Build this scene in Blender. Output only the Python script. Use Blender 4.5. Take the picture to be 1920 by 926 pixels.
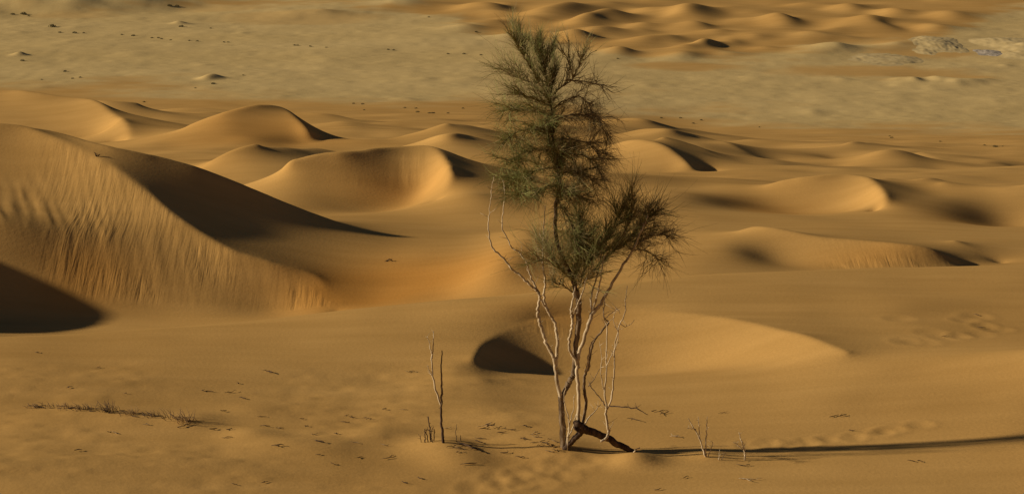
import bpy, math, random
import numpy as np
from mathutils import Vector

for o in list(bpy.data.objects):
    bpy.data.objects.remove(o, do_unlink=True)
scene = bpy.context.scene
COL = scene.collection

# ------------------------------------------------------------------ camera
F = 4200.0                       # focal length in photo pixels (photo 1920 wide)
ZC = 8.6                         # eye height above the foot of the tree
PITCH = math.atan(913.0 / F)
cam_d = bpy.data.cameras.new('camera')
cam_d.sensor_width = 36.0
cam_d.lens = 36.0 * F / 1920.0
cam_d.clip_start = 0.5
cam_d.clip_end = 20000.0
cam = bpy.data.objects.new('camera', cam_d)
COL.objects.link(cam)
cam.location = (0, 0, ZC)
cam.rotation_euler = (math.pi / 2 - PITCH, 0, 0)
scene.camera = cam

# ------------------------------------------------------------------ sky, sun, exposure
SUN_EL = math.radians(18.5)
SUN_AZ = math.radians(-90.0)     # from the left (-X); measured from +Y clockwise
world = bpy.data.worlds.new('World')
scene.world = world
world.use_nodes = True
wn = world.node_tree
wn.nodes.clear()
sky = wn.nodes.new('ShaderNodeTexSky')
sky.sky_type = 'NISHITA'
sky.sun_disc = False
sky.sun_elevation = SUN_EL
sky.sun_rotation = SUN_AZ
sky.air_density = 0.3
sky.dust_density = 0.2
bg = wn.nodes.new('ShaderNodeBackground')
bg.inputs['Strength'].default_value = 0.05
wo = wn.nodes.new('ShaderNodeOutputWorld')
wn.links.new(sky.outputs[0], bg.inputs[0])
wn.links.new(bg.outputs[0], wo.inputs[0])

sun_d = bpy.data.lights.new('sun', 'SUN')
sun_d.energy = 5.0
sun_d.angle = math.radians(1.6)
sun_d.color = (1.0, 0.86, 0.66)
sun = bpy.data.objects.new('sun', sun_d)
COL.objects.link(sun)
sdir = Vector((math.sin(SUN_AZ) * math.cos(SUN_EL), math.cos(SUN_AZ) * math.cos(SUN_EL), math.sin(SUN_EL)))
sun.rotation_euler = sdir.to_track_quat('Z', 'Y').to_euler()
sun.location = (-40, 30, 30)

scene.view_settings.view_transform = 'Standard'
scene.view_settings.look = 'None'
scene.view_settings.gamma = 1.0
scene.view_settings.exposure = 0.0
scene.view_settings.use_curve_mapping = False

# ------------------------------------------------------------------ survey helpers (bearing + distance -> ground position)
CP, SP = math.cos(PITCH), math.sin(PITCH)


def ray(u, v):
    """bearing (x per metre of Y) and drop (per metre of Y) of a line of sight"""
    dy = F * CP + (463.0 - v) * SP
    dz = -F * SP + (463.0 - v) * CP
    return (u - 960.0) / dy, -dz / dy


def at(u, v, Y):
    s, m = ray(u, v)
    return np.array([s * Y, Y, ZC - m * Y])


def smax(a, b, k):
    h = np.maximum(k - np.abs(a - b), 0.0)
    return np.maximum(a, b) + h * h / (4.0 * k)


def smin(a, b, k):
    return -smax(-a, -b, k)


def sstep(a, b, x):
    t = np.clip((x - a) / (b - a), 0, 1)
    return t * t * (3 - 2 * t)


# valley floors: (photo row, distance) on the left and on the right of the scene
FL_L = [(700, 36.5), (640, 38.5), (592, 41), (500, 45.5), (450, 48.5), (410, 52), (380, 56), (350, 61), (320, 68), (300, 75),
        (280, 84), (260, 96), (240, 112), (225, 128), (210, 148), (200, 164)]
FL_R = [(640, 37), (580, 39), (520, 41.5), (490, 43), (440, 47), (405, 50.5), (380, 54), (350, 60), (325, 67), (305, 76),
        (285, 88), (272, 104), (262, 122), (254, 140), (248, 155)]
PLAIN_Z = -17.0


def prof(tab):
    Y = np.array([r[1] for r in tab], float)
    z = np.array([ZC - ray(960, r[0])[1] * r[1] for r in tab])
    Y = np.concatenate([Y, [230, 300, 20000]])
    z = np.concatenate([z, [PLAIN_Z, PLAIN_Z, PLAIN_Z]])
    g = np.linspace(np.log(30), np.log(400), 900)
    zz = np.interp(np.exp(g), Y, z)
    w = np.hanning(61); w /= w.sum()
    zp = np.pad(zz, 30, mode='edge')
    zp[:30] = zz[0]
    return g, np.convolve(zp, w, 'valid')


PL, PR = prof(FL_L), prof(FL_R)
CREST_U = [-600, 0, 480, 940, 1050, 1200, 1350, 1480, 1640, 1920, 2400]
CREST_V = [655, 636, 602, 569, 556, 534, 520, 514, 508, 498, 485]
_cs = [ray(a, b)[0] for a, b in zip(CREST_U, CREST_V)]
_cy = [ZC / ray(a, b)[1] for a, b in zip(CREST_U, CREST_V)]


def vnoise(x, y, seed):
    """smooth value noise"""
    rs = np.random.RandomState(seed)
    T = rs.rand(256, 256)
    xi = np.floor(x).astype(int); yi = np.floor(y).astype(int)
    fx = x - xi; fy = y - yi
    fx = fx * fx * fx * (fx * (fx * 6 - 15) + 10); fy = fy * fy * fy * (fy * (fy * 6 - 15) + 10)
    a = T[xi % 256, yi % 256]; b = T[(xi + 1) % 256, yi % 256]
    c = T[xi % 256, (yi + 1) % 256]; d = T[(xi + 1) % 256, (yi + 1) % 256]
    return (a * (1 - fx) + b * fx) * (1 - fy) + (c * (1 - fx) + d * fx) * fy - 0.5


def base_height(X, Y):
    Ys = np.maximum(Y, 1.0)
    s = X / np.maximum(Y, 20.0)
    lg = np.log(np.clip(Ys, 30, 400))
    zl = np.interp(lg, *PL); zr = np.interp(lg, *PR)
    w = sstep(-0.02, 0.09, s)
    fl = zl * (1 - w) + zr * w
    yc = np.interp(s, _cs, _cy)
    # smooth the crest line a little
    yc = (yc + np.interp(s - .012, _cs, _cy) + np.interp(s + .012, _cs, _cy)) / 3
    q = Y - yc
    pl = -0.42 * np.where(q > 0, q * q / (q + 0.9), 0)
    # bank on which the photographer stands
    pl = pl + np.where(Y < 22, 0.32 * (22 - Y) ** 2 / ((22 - Y) + 3), 0)
    return np.where(Y < 33, pl, smax(pl, fl, 0.5))


def catmull(P, n=14):
    P = np.array(P, float)
    if len(P) < 3:
        return P[0] + (P[-1] - P[0]) * np.linspace(0, 1, n)[:, None]
    Q = np.vstack([2 * P[0] - P[1], P, 2 * P[-1] - P[-2]])
    out = []
    for i in range(1, len(Q) - 2):
        t = np.linspace(0, 1, n, endpoint=False)[:, None]
        p0, p1, p2, p3 = Q[i - 1], Q[i], Q[i + 1], Q[i + 2]
        out.append(0.5 * ((2 * p1) + (-p0 + p2) * t + (2 * p0 - 5 * p1 + 4 * p2 - p3) * t ** 2 + (-p0 + 3 * p1 - 3 * p2 + p3) * t ** 3))
    out.append(P[-1][None])
    return np.vstack(out)


def floor_hit(u, v):
    """distance at which a line of sight meets the undisturbed valley floor behind the plateau"""
    b_, m = ray(u, v)
    Yq = np.exp(np.linspace(math.log(24), math.log(262), 4000))
    g = base_height(b_ * Yq, Yq)
    hit = (ZC - m * Yq) < g
    far = np.where(hit & (Yq > np.interp(b_, _cs, _cy) + 1.5))[0]
    i = far[0] if len(far) else (np.where(hit)[0][0] if hit.any() else len(Yq) - 1)
    return Yq[i]


def survey(pts):
    """(column, row, height or None for the floor) -> world positions"""
    out = []
    for p in pts:
        if len(p) == 4:                      # already a world position
            out.append(p[:3]); continue
        u, v, z = p
        b_, m = ray(u, v)
        if z is None or isinstance(z, str):
            y = floor_hit(u, v)
            zz = ZC - m * y + (float(z) if z else 0.0)
            out.append((b_ * y, y, zz))
        else:
            y = (ZC - z) / m
            out.append((b_ * y, y, z))
    return np.array(out, float)


GH = 0.0011                                      # cell size in bearing and in log distance
S0, S1 = -0.36, 0.30
E0, E1 = math.log(24.0), math.log(262.0)
NS = int((S1 - S0) / GH) // 16 * 16
NE = int((E1 - E0) / GH) // 16 * 16
SS = S0 + GH * np.arange(NS)
EE = E0 + GH * np.arange(NE)
YY = np.exp(EE)

LINES = []                                       # (world polyline, crease?)


def crease(*pts):
    LINES.append((catmull(survey(pts), 24), 1.0))


def soft(*pts):
    LINES.append((catmull(survey(pts), 24), 0.0))


def spot(u, v, z):
    LINES.append((survey([(u, v, z)]), 0.0))


#FEATURES_BEGIN
W4 = lambda x, y, z: (x, y, z, 0)
# big dune on the left: brink, foot of the slip face, far shoulder, foot of the shaded side
crease(W4(-11.2, 38.2, -.9), W4(-11.9, 39.3, -.2), W4(-12.4, 40.5, .15), W4(-12.9, 42, .42), W4(-13.3, 44, .85), W4(-12.7, 45.6, 1.15), (0, 228, 1.2), (90, 252, 1.0), (180, 290, .7), (260, 345, .24),
       (330, 402, -.2), (423, 463, -.67), (510, 492, -.91), (590, 515, -1.12), (616, 555, -1.38), (632, 592, -1.57))
soft((-120, 380, .18), (0, 405, -.02), (180, 435, -.38), (330, 478, -.77), (430, 515, -1.08))
soft((-120, 606, None), (60, 602, None), (200, 596, None), (400, 593, None), (560, 594, None), (640, 596, None))
crease((60, 238, 1.06), (100, 245, .99), (200, 270, .855), (300, 294, .59), (380, 315, .35), (460, 344, .03), (520, 370, -.29), (580, 396, -.6), (640, 420, -.85))
soft((640, 420, -.85), (690, 442, -.99))
soft((650, 412, -1.15), (700, 428, -1.17), (760, 440, -1.15), (820, 440, -1.12))
soft((690, 575, -1.52), (735, 530, -1.3), (775, 490, -1.1), (810, 458, -1.02))
soft((850, 560, -1.4), (940, 490, -.72), (970, 450, -.72), (995, 420, -1.0))
# middle bowl
crease((540, 303, -1.05), (600, 292, -.95), (658, 286, -.9), (768, 274, -.9), (817, 279, -.92), (841, 312, -1.0), (842, 345, -1.3), (812, 388, -1.75))
soft((540, 303, -1.05), (570, 335, -1.4), (620, 372, -1.75), (665, 400, -1.95))
soft((690, 405, -2.05), (740, 400, -2.05), (785, 388, -1.95), (805, 372, -1.9))
crease((823, 280, -.95), (880, 296, -1.12), (960, 318, -1.42), (1040, 335, -1.75))
soft((862, 345, -1.1), (900, 360, -1.2), (960, 380, -1.38), (1020, 392, -1.5))
# lit sheet left of the middle bowl
crease((330, 335, -3.0), (376, 313, -2.6), (410, 293, -2.3), (447, 277, -2.1), (483, 267, -2.0))
soft((483, 267, -2.0), (540, 270, -2.3), (600, 280, -3.0))
# upper left bowl
crease((-300, 178, -5.2), (-100, 173, -5.2), (0, 172, -5.2), (60, 175, -5.2), (160, 187, -5.3), (205, 206, -5.35), (236, 234, -5.4), (241, 258, -5.6), (212, 272, -5.95))
soft((-100, 280, -6.3), (60, 272, -6.3), (140, 268, -6.3), (195, 264, -6.2))
soft((262, 250, -7.0), (330, 225, -7.7), (400, 207, -8.6))
# crest right of it, dune with small fluted face
crease((200, 274, -5.9), (241, 262, -5.5), (319, 252, -5.0), (345, 242, -4.7), (368, 231, -4.5))
crease((368, 231, -4.5), (425, 213, -4.15), (480, 200, -4.0), (530, 202, -4.2))
crease((530, 203, -4.25), (545, 212, -4.22), (556, 222, -4.3), (575, 240, -4.5), (602, 264, -4.95))
soft((640, 225, -7.0), (660, 250, -6.5), (650, 275, -6.0))
soft((390, 285, -4.55), (440, 265, -4.65), (520, 265, -4.85), (580, 275, -5.15))
# two wedges left of the tree
crease((650, 288, -6.0), (720, 266, -5.3), (794, 246, -4.8), (842, 229, -4.5))
soft((842, 229, -4.5), (900, 238, -5.0), (960, 262, -5.9))
crease((690, 292, -4.7), (768, 274, -4.0), (836, 249, -3.3), (880, 258, -3.6), (960, 284, -4.4), (1010, 302, -4.9))
# right side
crease((1090, 285, -4.2), (1177, 264, -3.4), (1232, 269, -3.3), (1271, 292, -3.5), (1305, 320, -3.8), (1330, 331, -4.1))
soft((1100, 325, -4.0), (1200, 328, -3.95), (1270, 330, -4.0))
crease((1240, 256, -3.42), (1258, 259, -3.5), (1305, 274, -3.7), (1356, 300, -3.9), (1410, 308, -4.02))
crease((1140, 262, -6.0), (1200, 243, -5.4), (1258, 241, -5.2), (1310, 252, -5.6), (1360, 267, -5.8))
crease((1340, 262, -5.9),(1360, 267, -5.6), (1412, 288, -5.7), (1470, 308, -6.1))
crease((1110, 232, -9.0), (1160, 220, -8.3), (1211, 220, -8.1), (1250, 230, -8.5), (1290, 244, -9.3))
crease((1440, 277, -7.2), (1520, 280, -7.1), (1570, 272, -6.6), (1600, 264, -6.4), (1630, 268, -6.8))
soft((1560, 318, -5.2), (1620, 290, -4.9), (1655, 276, -4.6), (1690, 276, -4.68), (1720, 290, -4.9), (1750, 312, -5.1), (1785, 340, -5.25))
crease((1700, 282, -6.3), (1750, 291, -5.6), (1806, 303, -5.4), (1869, 306, -5.6), (1920, 318, -5.8), (2000, 330, -6))
soft((1100, 325, -1.6), (1143, 322, -1.7), (1270, 327, -1.9), (1400, 337, -2.2), (1450, 345, -2.5))
crease((1429, 352, -1.7), (1463, 339, -1.55), (1527, 329, -1.4), (1591, 327, -1.4), (1632, 336, -1.4), (1656, 357, -1.4), (1660, 376, -1.55), (1640, 400, -1.85))
soft((1250, 386, -1.42), (1330, 388, -1.66), (1395, 397, -1.95))
soft((1220, 352, -1.36), (1290, 358, -1.44), (1350, 370, -1.64), (1420, 393, -2.0), (1470, 405, -2.14), (1530, 404, -2.12), (1620, 399, -1.98))
soft((1850, 432, -2.1), (1800, 405, -1.9), (1765, 375, -1.65))
crease((1765, 345, -1.65), (1826, 352, -1.7), (1900, 350, -1.6), (1990, 340, -1.5), (2100, 380, -1.8))
soft((1870, 430, -2.3), (1930, 432, -2.25), (2000, 425, -2.1))
crease((1378, 437, -.8), (1410, 424, -.7), (1445, 425, -.65), (1537, 443, -.72), (1612, 449, -.72), (1687, 456, -.72), (1744, 464, -.78), (1781, 481, -.95), (1815, 506, -1.2))
soft((1440, 496, -1.16), (1500, 500, -1.12), (1600, 505, -1.06), (1700, 508, -1.05), (1790, 509, -1.12))
soft((1378, 437, -.8), (1372, 462, -.76), (1390, 490, -.86))
crease((1790, 446, -.95), (1840, 474, -1.1), (1880, 497, -1.25))
# lesser crests in the dune field
crease((700, 232, -8.2), (640, 214, -8.0), (600, 210, -7.9), (560, 212, -8.2))
soft((960, 240, -8.0), (1040, 232, -7.6), (1100, 236, -7.9))
crease((1480, 300, -5.6), (1540, 296, -5.4), (1590, 300, -5.5), (1640, 312, -5.7))
crease((1800, 290, -7.0), (1860, 286, -6.7), (1920, 294, -6.9), (1990, 300, -7.2))
crease((1290, 350, -2.6), (1330, 346, -2.5), (1380, 350, -2.6))
soft((1690, 352, -1.62), (1725, 362, -1.8), (1755, 374, -1.86))
crease((1660, 338, -1.75), (1700, 343, -1.75), (1745, 338, -1.7), (1775, 346, -1.9))
crease((1350, 262, -7.6), (1420, 258, -7.2), (1500, 262, -7.3), (1560, 270, -7.6))
soft((1560, 300, -6.6), (1620, 304, -6.2))
crease((120, 182, -7.3), (200, 186, -7.2), (260, 192, -7.4))
soft((300, 196, -9.2), (380, 200, -9.0), (440, 208, -9.2))
# hollow beside the tree: rim, foot of its face, where the floor comes back to the plateau
soft((930, 738, -.04), (888, 705, .0), (885, 675, .0))
crease((885, 675, .0), (915, 635, .0), (1000, 601, .0), (1100, 588, .0), (1180, 585, .0), (1290, 589, .07), (1400, 603, .16), (1500, 627, .23), (1590, 658, .25))
soft((918, 712, -.17), (930, 692, -.22), (955, 670, -.2), (1000, 655, -.21))
soft((905, 745, -.03), (960, 758, -.09), (1050, 768, -.16))
soft((925, 690, -.28), (1000, 706, -.47), (1060, 711, -.52), (1120, 710, -.5), (1200, 702, -.46), (1290, 694, -.34), (1400, 688, -.14), (1500, 682, .06))
soft((900, 765, .0), (1050, 790, .0), (1200, 795, .0), (1400, 785, .03), (1600, 740, .14))
# slow swells of the plateau
soft((-100, 642, -.36), (0, 637, -.3), (300, 614, -.15), (600, 594, 0.0), (940, 570, .18), (1100, 552, .14))
soft((-100, 715, .2), (400, 715, .02), (750, 720, -.13))
soft((1300, 850, 0), (1500, 850, .0), (1700, 840, .06), (1920, 826, .17), (2200, 800, .4))
soft((1640, 690, .2), (1750, 672, .3), (1920, 652, .52), (2200, 630, .95))
soft((1650, 575, .12), (1780, 570, .05), (1920, 560, .02))
spot(1060, 838, 0.0)
soft((-100, 858, .32), (0, 860, .27), (400, 868, .12), (800, 880, -.02), (1000, 890, -.03), (1300, 900, -.02))


def mini(h, *p):
    """small far dune: crest, steep right flank"""
    h *= 1.3
    soft(*[(u, v - 4 * h, PLAIN_Z + h * k) for (u, v, k) in p])
    soft(*[(u + 38 * h, v + 14 * h * k + 5, PLAIN_Z + .15) for (u, v, k) in p])


# dune field beyond the gravel plain
mini(1.3, (985, 24, .6), (1030, 10, 1), (1065, 4, 1), (1076, 10, .7))
mini(1.4, (1086, 42, .5), (1105, 20, 1), (1130, 11, 1), (1160, 24, .7))
mini(1.4, (1250, 34, .4), (1275, 16, .9), (1292, 6, 1), (1315, 14, .7))
mini(.9, (1285, 40, .5), (1310, 38, 1), (1332, 46, .7))
mini(1.3, (1265, 92, .4), (1300, 74, .9), (1325, 63, 1), (1348, 76, .6))
mini(.8, (1325, 60, .5), (1343, 54, 1), (1360, 62, .7))
mini(1.0, (1185, 76, .5), (1215, 66, .9), (1262, 63, .8))
mini(1.2, (1035, 70, .5), (1070, 56, 1), (1110, 50, .9), (1155, 50, .6))
mini(.7, (1110, 92, .5), (1142, 88, 1), (1165, 98, .8), (1180, 108, .4))
mini(1.2, (1440, 34, .5), (1455, 20, 1), (1470, 28, .9), (1478, 44, .5))
mini(1.0, (1565, 12, .6), (1588, 4, 1), (1600, 18, .6))
mini(1.2, (1640, 18, .5), (1668, 8, 1), (1700, 20, .7))
mini(1.1, (1605, 36, .5), (1630, 28, 1), (1652, 44, .7), (1690, 58, .4))
mini(1.0, (1715, 50, .4), (1750, 40, 1), (1775, 50, .7))
mini(1.0, (1490, 68, .5), (1530, 56, 1), (1560, 68, .7))
mini(1.0, (1520, 88, .4), (1562, 76, 1), (1590, 90, .6))
mini(1.0, (1180, 20, .5), (1205, 12, 1), (1228, 22, .6))
mini(.9, (1385, 70, .5), (1415, 62, 1), (1440, 72, .6))
mini(.9, (1370, 24, .5), (1395, 16, 1), (1420, 24, .6))
mini(1.0, (590, 24, .5), (606, 14, 1), (616, 24, .6))
mini(.7, (530, 28, .5), (546, 20, 1), (556, 30, .6))
mini(.9, (850, 52, .4), (875, 44, 1), (896, 56, .6))
mini(1.2, (880, 10, .5), (920, 2, 1), (960, 8, .6))
mini(1.0, (700, 8, .5), (750, 2, .9), (800, 6, .5))
mini(1.3, (-60, 2, .8), (60, 0, 1), (110, 6, .6))
mini(1.4, (90, 4, .7), (150, -2, 1), (172, 4, .6))
mini(1.3, (190, 0, .8), (250, -6, 1), (330, -4, .6))
_q = random.Random(77)
for _k in range(80):
    _u = _q.uniform(840, 1930); _v = _q.uniform(-12, 100)
    if _v > np.interp(_u, [840, 1000, 1150, 1480, 1600, 1700, 1760, 1850, 1930], [36, 76, 104, 100, 92, 78, 62, 30, 14]): continue
    mini(_q.uniform(.4, .85), (_u - _q.uniform(18, 34), _v + _q.uniform(4, 9), .4), (_u, _v - 3, 1), (_u + _q.uniform(12, 26), _v + _q.uniform(2, 10), .6))
#FEATURES_END


def solve_terrain():
    X = SS[None, :] * YY[:, None]
    Y = np.repeat(YY[:, None], NS, 1)
    H0 = base_height(X, Y)
    num = np.zeros((NE, NS)); cnt = np.zeros((NE, NS)); crs = np.zeros((NE, NS))
    for L, c in LINES:
        # resample finely
        if len(L) > 1:
            seg = np.hypot(np.diff(L[:, 0]), np.diff(L[:, 1])) / L[:-1, 1]
            Q = [L[i] + (L[i + 1] - L[i]) * np.linspace(0, 1, max(int(seg[i] / GH * 2.5), 1), endpoint=False)[:, None] for i in range(len(L) - 1)]
            L = np.vstack(Q + [L[-1:]])
        i = np.round((np.log(L[:, 1]) - E0) / GH).astype(int)
        j = np.round((L[:, 0] / L[:, 1] - S0) / GH).astype(int)
        ok = (i >= 0) & (i < NE) & (j >= 0) & (j < NS)
        np.add.at(num, (i[ok], j[ok]), L[ok, 2] - H0[i[ok], j[ok]])
        np.add.at(cnt, (i[ok], j[ok]), 1)
        if c > 0: crs[i[ok], j[ok]] = 1

    def pool(A, f):
        return A.reshape(A.shape[0] // f, f, A.shape[1] // f, f).sum((1, 3))
    D = None
    for f, it in ((16, 500), (8, 250), (4, 140), (2, 80), (1, 50)):
        n_, c_ = pool(num, f), pool(cnt, f)
        fix = c_ > 0
        val = np.where(fix, n_ / np.maximum(c_, 1), 0)
        if D is None:
            D = np.zeros(fix.shape)
        else:
            D = np.repeat(np.repeat(D, 2, 0), 2, 1)
            P = np.pad(D, 1, mode='edge')
            D = (P[:-2, 1:-1] + P[2:, 1:-1] + P[1:-1, :-2] + P[1:-1, 2:] + 4 * D) / 8
        # screened membrane: sags back to the base surface away from the surveyed lines
        lam = (GH * f / SCREEN) ** 2
        D[fix] = val[fix]
        for _ in range(it):
            P = np.pad(D, 1, mode='edge')
            D = (P[:-2, 1:-1] + P[2:, 1:-1] + P[1:-1, :-2] + P[1:-1, 2:]) / (4 + lam)
            D[fix] = val[fix]
    Z = H0 + D
    # slow uneven swell
    sw = vnoise(SS[None, :] * 26 + 5, EE[:, None] * 34, 3) + .5 * vnoise(SS[None, :] * 60, EE[:, None] * 80, 4)
    Z = Z + sw * Y * (.0009 + .0016 * sstep(44, 56, Y) * (1 - sstep(110, 150, Y)))
    # wind smoothing: everything but the sharp crests
    near = crs.copy()
    for _ in range(3):
        P = np.pad(near, 1)
        near = np.maximum(near, np.maximum(np.maximum(P[:-2, 1:-1], P[2:, 1:-1]), np.maximum(P[1:-1, :-2], P[1:-1, 2:])))
    mob = 1 - crs
    for _ in range(4):
        P = np.pad(mob, 1, mode='edge')
        mob = (P[:-2, 1:-1] + P[2:, 1:-1] + P[1:-1, :-2] + P[1:-1, 2:] + mob) / 5
    mob = np.where(crs > 0, 0, mob) * .24 * (1 - .75 * sstep(48, 72, Y))
    for _ in range(SMOOTH):
        P = np.pad(Z, 1, mode='edge')
        Z = Z + mob * (P[:-2, 1:-1] + P[2:, 1:-1] + P[1:-1, :-2] + P[1:-1, 2:] - 4 * Z)
    for _ in range(3):
        P = np.pad(Z, 1, mode='edge')
        Z = Z + .2 * (P[:-2, 1:-1] + P[2:, 1:-1] + P[1:-1, :-2] + P[1:-1, 2:] - 4 * Z)
    return X, Y, Z


SCREEN = 0.05        # how far (in bearing) a surveyed line pulls the ground
SMOOTH = 90


# ------------------------------------------------------------------ ground mesh
def mesh_from_grid(name, X, Y, Z, attrs=None):
    nr, nc = X.shape
    me = bpy.data.meshes.new(name)
    co = np.stack([X, Y, Z], -1).reshape(-1, 3).astype(np.float32)
    idx = np.arange(nr * nc, dtype=np.int32).reshape(nr, nc)
    q = np.stack([idx[:-1, :-1], idx[:-1, 1:], idx[1:, 1:], idx[1:, :-1]], -1).reshape(-1, 4)
    me.vertices.add(len(co)); me.vertices.foreach_set('co', co.ravel())
    me.loops.add(q.size); me.loops.foreach_set('vertex_index', q.ravel())
    me.polygons.add(len(q))
    me.polygons.foreach_set('loop_start', np.arange(0, q.size, 4, dtype=np.int32))
    me.polygons.foreach_set('loop_total', np.full(len(q), 4, np.int32))
    me.polygons.foreach_set('use_smooth', np.ones(len(q), bool))
    me.update(calc_edges=True)
    for k, a in (attrs or {}).items():
        at_ = me.attributes.new(k, 'FLOAT', 'POINT')
        at_.data.foreach_set('value', a.ravel().astype(np.float32))
    return me


TX, TY, TZ = solve_terrain()
# ---- avalanche flutes on the slip face of the big left dune
FLUTE = np.zeros(TZ.shape)


def fluted(brink, foot_y, y_max, amp, fx, skew, s_lo, s_hi, seed, gain):
    """tongues of slipped sand: broad relief in the mesh, the fine runnels in the material (mask)"""
    global TZ
    B = survey(brink)
    order = np.argsort(B[:, 0] / B[:, 1])
    bs = (B[:, 0] / B[:, 1])[order]; by = B[order, 1]
    i0, i1 = np.searchsorted(YY, foot_y - .4), np.searchsorted(YY, y_max)
    j0, j1 = np.searchsorted(SS, s_lo - .01), np.searchsorted(SS, s_hi + .01)
    X, Y, S = TX[i0:i1, j0:j1], TY[i0:i1, j0:j1], SS[j0:j1]
    yb = np.interp(S, bs, by)[None, :]
    t = (Y - foot_y) / np.maximum(yb - foot_y, .15)          # 0 foot, 1 brink
    m = sstep(-.04, .10, t) * (1 - sstep(.95, 1.02, t)) * (sstep(s_lo, s_lo + .03, S) * (1 - sstep(s_hi - .006, s_hi, S)))[None, :]
    x = X + skew * (Y - foot_y)
    n1 = vnoise(x * fx, Y * .45, seed); n2 = vnoise(x * fx * 2.3 + 9, Y * .9, seed + 1); n3 = vnoise(x * fx * .35, Y * .5, seed + 2)
    on = .2 + .8 * sstep(-.25, .15, vnoise(x * 1.3 + 3, Y * .9 + 5, seed + 3))
    TZ[i0:i1, j0:j1] += m * on * amp * (.5 - np.abs(n1) * 1.6 + .45 * n2 + .8 * n3)
    FLUTE[i0:i1, j0:j1] = np.maximum(FLUTE[i0:i1, j0:j1], m * on * gain)


fluted([(-60, 224, 1.2), (0, 228, 1.2), (90, 252, 1.0), (180, 290, .7), (260, 345, .24), (330, 402, -.2), (423, 463, -.67), (510, 492, -.91), (590, 515, -1.08), (616, 555, -1.33)], 41.05, 46.2, .014, 4.6, .30, -.225, -.072, 21, 1.0)
fluted([(540, 303, -1.05), (658, 286, -.9), (768, 274, -.9), (817, 279, -.92)], 53.6, 55.6, .010, 4.0, .1, -.09, -.035, 41, .35)
fluted([(1537, 443, -.72), (1612, 449, -.72), (1687, 456, -.72), (1744, 464, -.78), (1800, 495, -1.1)], 42.3, 44.2, .014, 4.0, .5, .13, .205, 51, .8)
fluted([(900, 650, 0), (1000, 601, 0), (1100, 588, 0), (1180, 585, 0)], 33.6, 35.4, .006, 5.0, .9, -.016, .03, 61, .35)
# slump scars low on the left
_c = at(40, 385, 43.6)
_a = (TX - _c[0]) * .88 + (TY - _c[1]) * .30; _b = -(TX - _c[0]) * .30 + (TY - _c[1]) * .88
_m = np.exp(-(_a / .75) ** 4 - (_b / 1.2) ** 4)
TZ = TZ + _m * (.016 * (.5 - np.abs(vnoise(_a * 5.5, _b * .5, 71)) * 2) + .012 * vnoise(_a * 12, _b * 1.6, 72))


# ---- trodden and wind-worked sand round the tree
def dent(T, u, v, ru, rv, d, rim=.5):
    c = ground0(u, v)
    m = (np.abs(TX - c[0]) < 4 * ru) & (np.abs(TY - c[1]) < 4 * rv)
    a = (TX[m] - c[0]) / ru; b = (TY[m] - c[1]) / rv
    r2 = a * a + b * b
    T[m] += -d * np.exp(-r2) + d * rim * np.exp(-((np.sqrt(r2) - 1.7) / .55) ** 2)
    return T


def ground0(u, v):
    b_, m = ray(u, v)
    j = int(np.clip(round((b_ - S0) / GH), 0, NS - 1))
    i = np.where(TZ[:, j] > ZC - m * YY)[0]
    i = i[0] if len(i) else NE - 1
    return (b_ * YY[i], YY[i])


rnd = random.Random(5)
for (u, v) in [(890, 914), (925, 902), (945, 912), (968, 893), (990, 901), (1012, 884), (1034, 890), (1052, 874), (1078, 878), (1102, 866), (1012, 908), (930, 922), (1060, 890), (975, 910)]:
    TZ = dent(TZ, u + rnd.uniform(-6, 6), v + rnd.uniform(-3, 3), rnd.uniform(.10, .16), rnd.uniform(.14, .22), rnd.uniform(.006, .011), .5)
for (u, v) in [(1410, 834), (1440, 832), (1478, 833), (1512, 830), (1545, 826), (1568, 822), (1595, 820), (1650, 812), (1675, 808), (1720, 797)]:
    TZ = dent(TZ, u + rnd.uniform(-6, 6), v + rnd.uniform(-2, 2), rnd.uniform(.09, .13), rnd.uniform(.10, .15), rnd.uniform(.006, .012), .5)
for (u, v) in [(1690, 598), (1740, 625), (1770, 632), (1800, 630), (1830, 628), (1850, 612), (1832, 594), (1868, 618), (1700, 640), (1730, 642), (1815, 600)]:
    TZ = dent(TZ, u + rnd.uniform(-6, 6), v, rnd.uniform(.10, .18), rnd.uniform(.14, .22), rnd.uniform(.004, .012), .4)
# little hummocks under plants and litter
for (u, v, r, h) in [(850, 848, .5, .09), (1050, 842, .45, .06), (1190, 866, .30, .10), (980, 835, .5, .05), (820, 828, .4, .05), (360, 792, .45, .07), (250, 786, .5, .06), (150, 778, .5, .05),
                     (520, 835, .5, .05), (600, 838, .5, .05), (470, 815, .35, .05), (700, 815, .4, .04), (480, 770, .4, .03), (870, 872, .4, .05), (1330, 855, .25, .03)]:
    c = ground0(u, v)
    TZ = TZ + h * np.exp(-(((TX - c[0]) / r) ** 2 + ((TY - c[1]) / (r * .9)) ** 2))
# uneven trampled ground on the left of the plateau
_n = np.searchsorted(YY, 33.0)
_x, _y = TX[:_n], TY[:_n]
_w = (1 - sstep(30.6, 32.2, _y)) * (1 - sstep(.0, .03, _x / _y))
TZ[:_n] += _w * (.017 * vnoise(_x * 1.9, _y * 2.6, 81) + .010 * vnoise(_x * 4.6, _y * 6.0, 82)) * sstep(-.25, .2, vnoise(_x * .5, _y * .6, 83))

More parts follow.
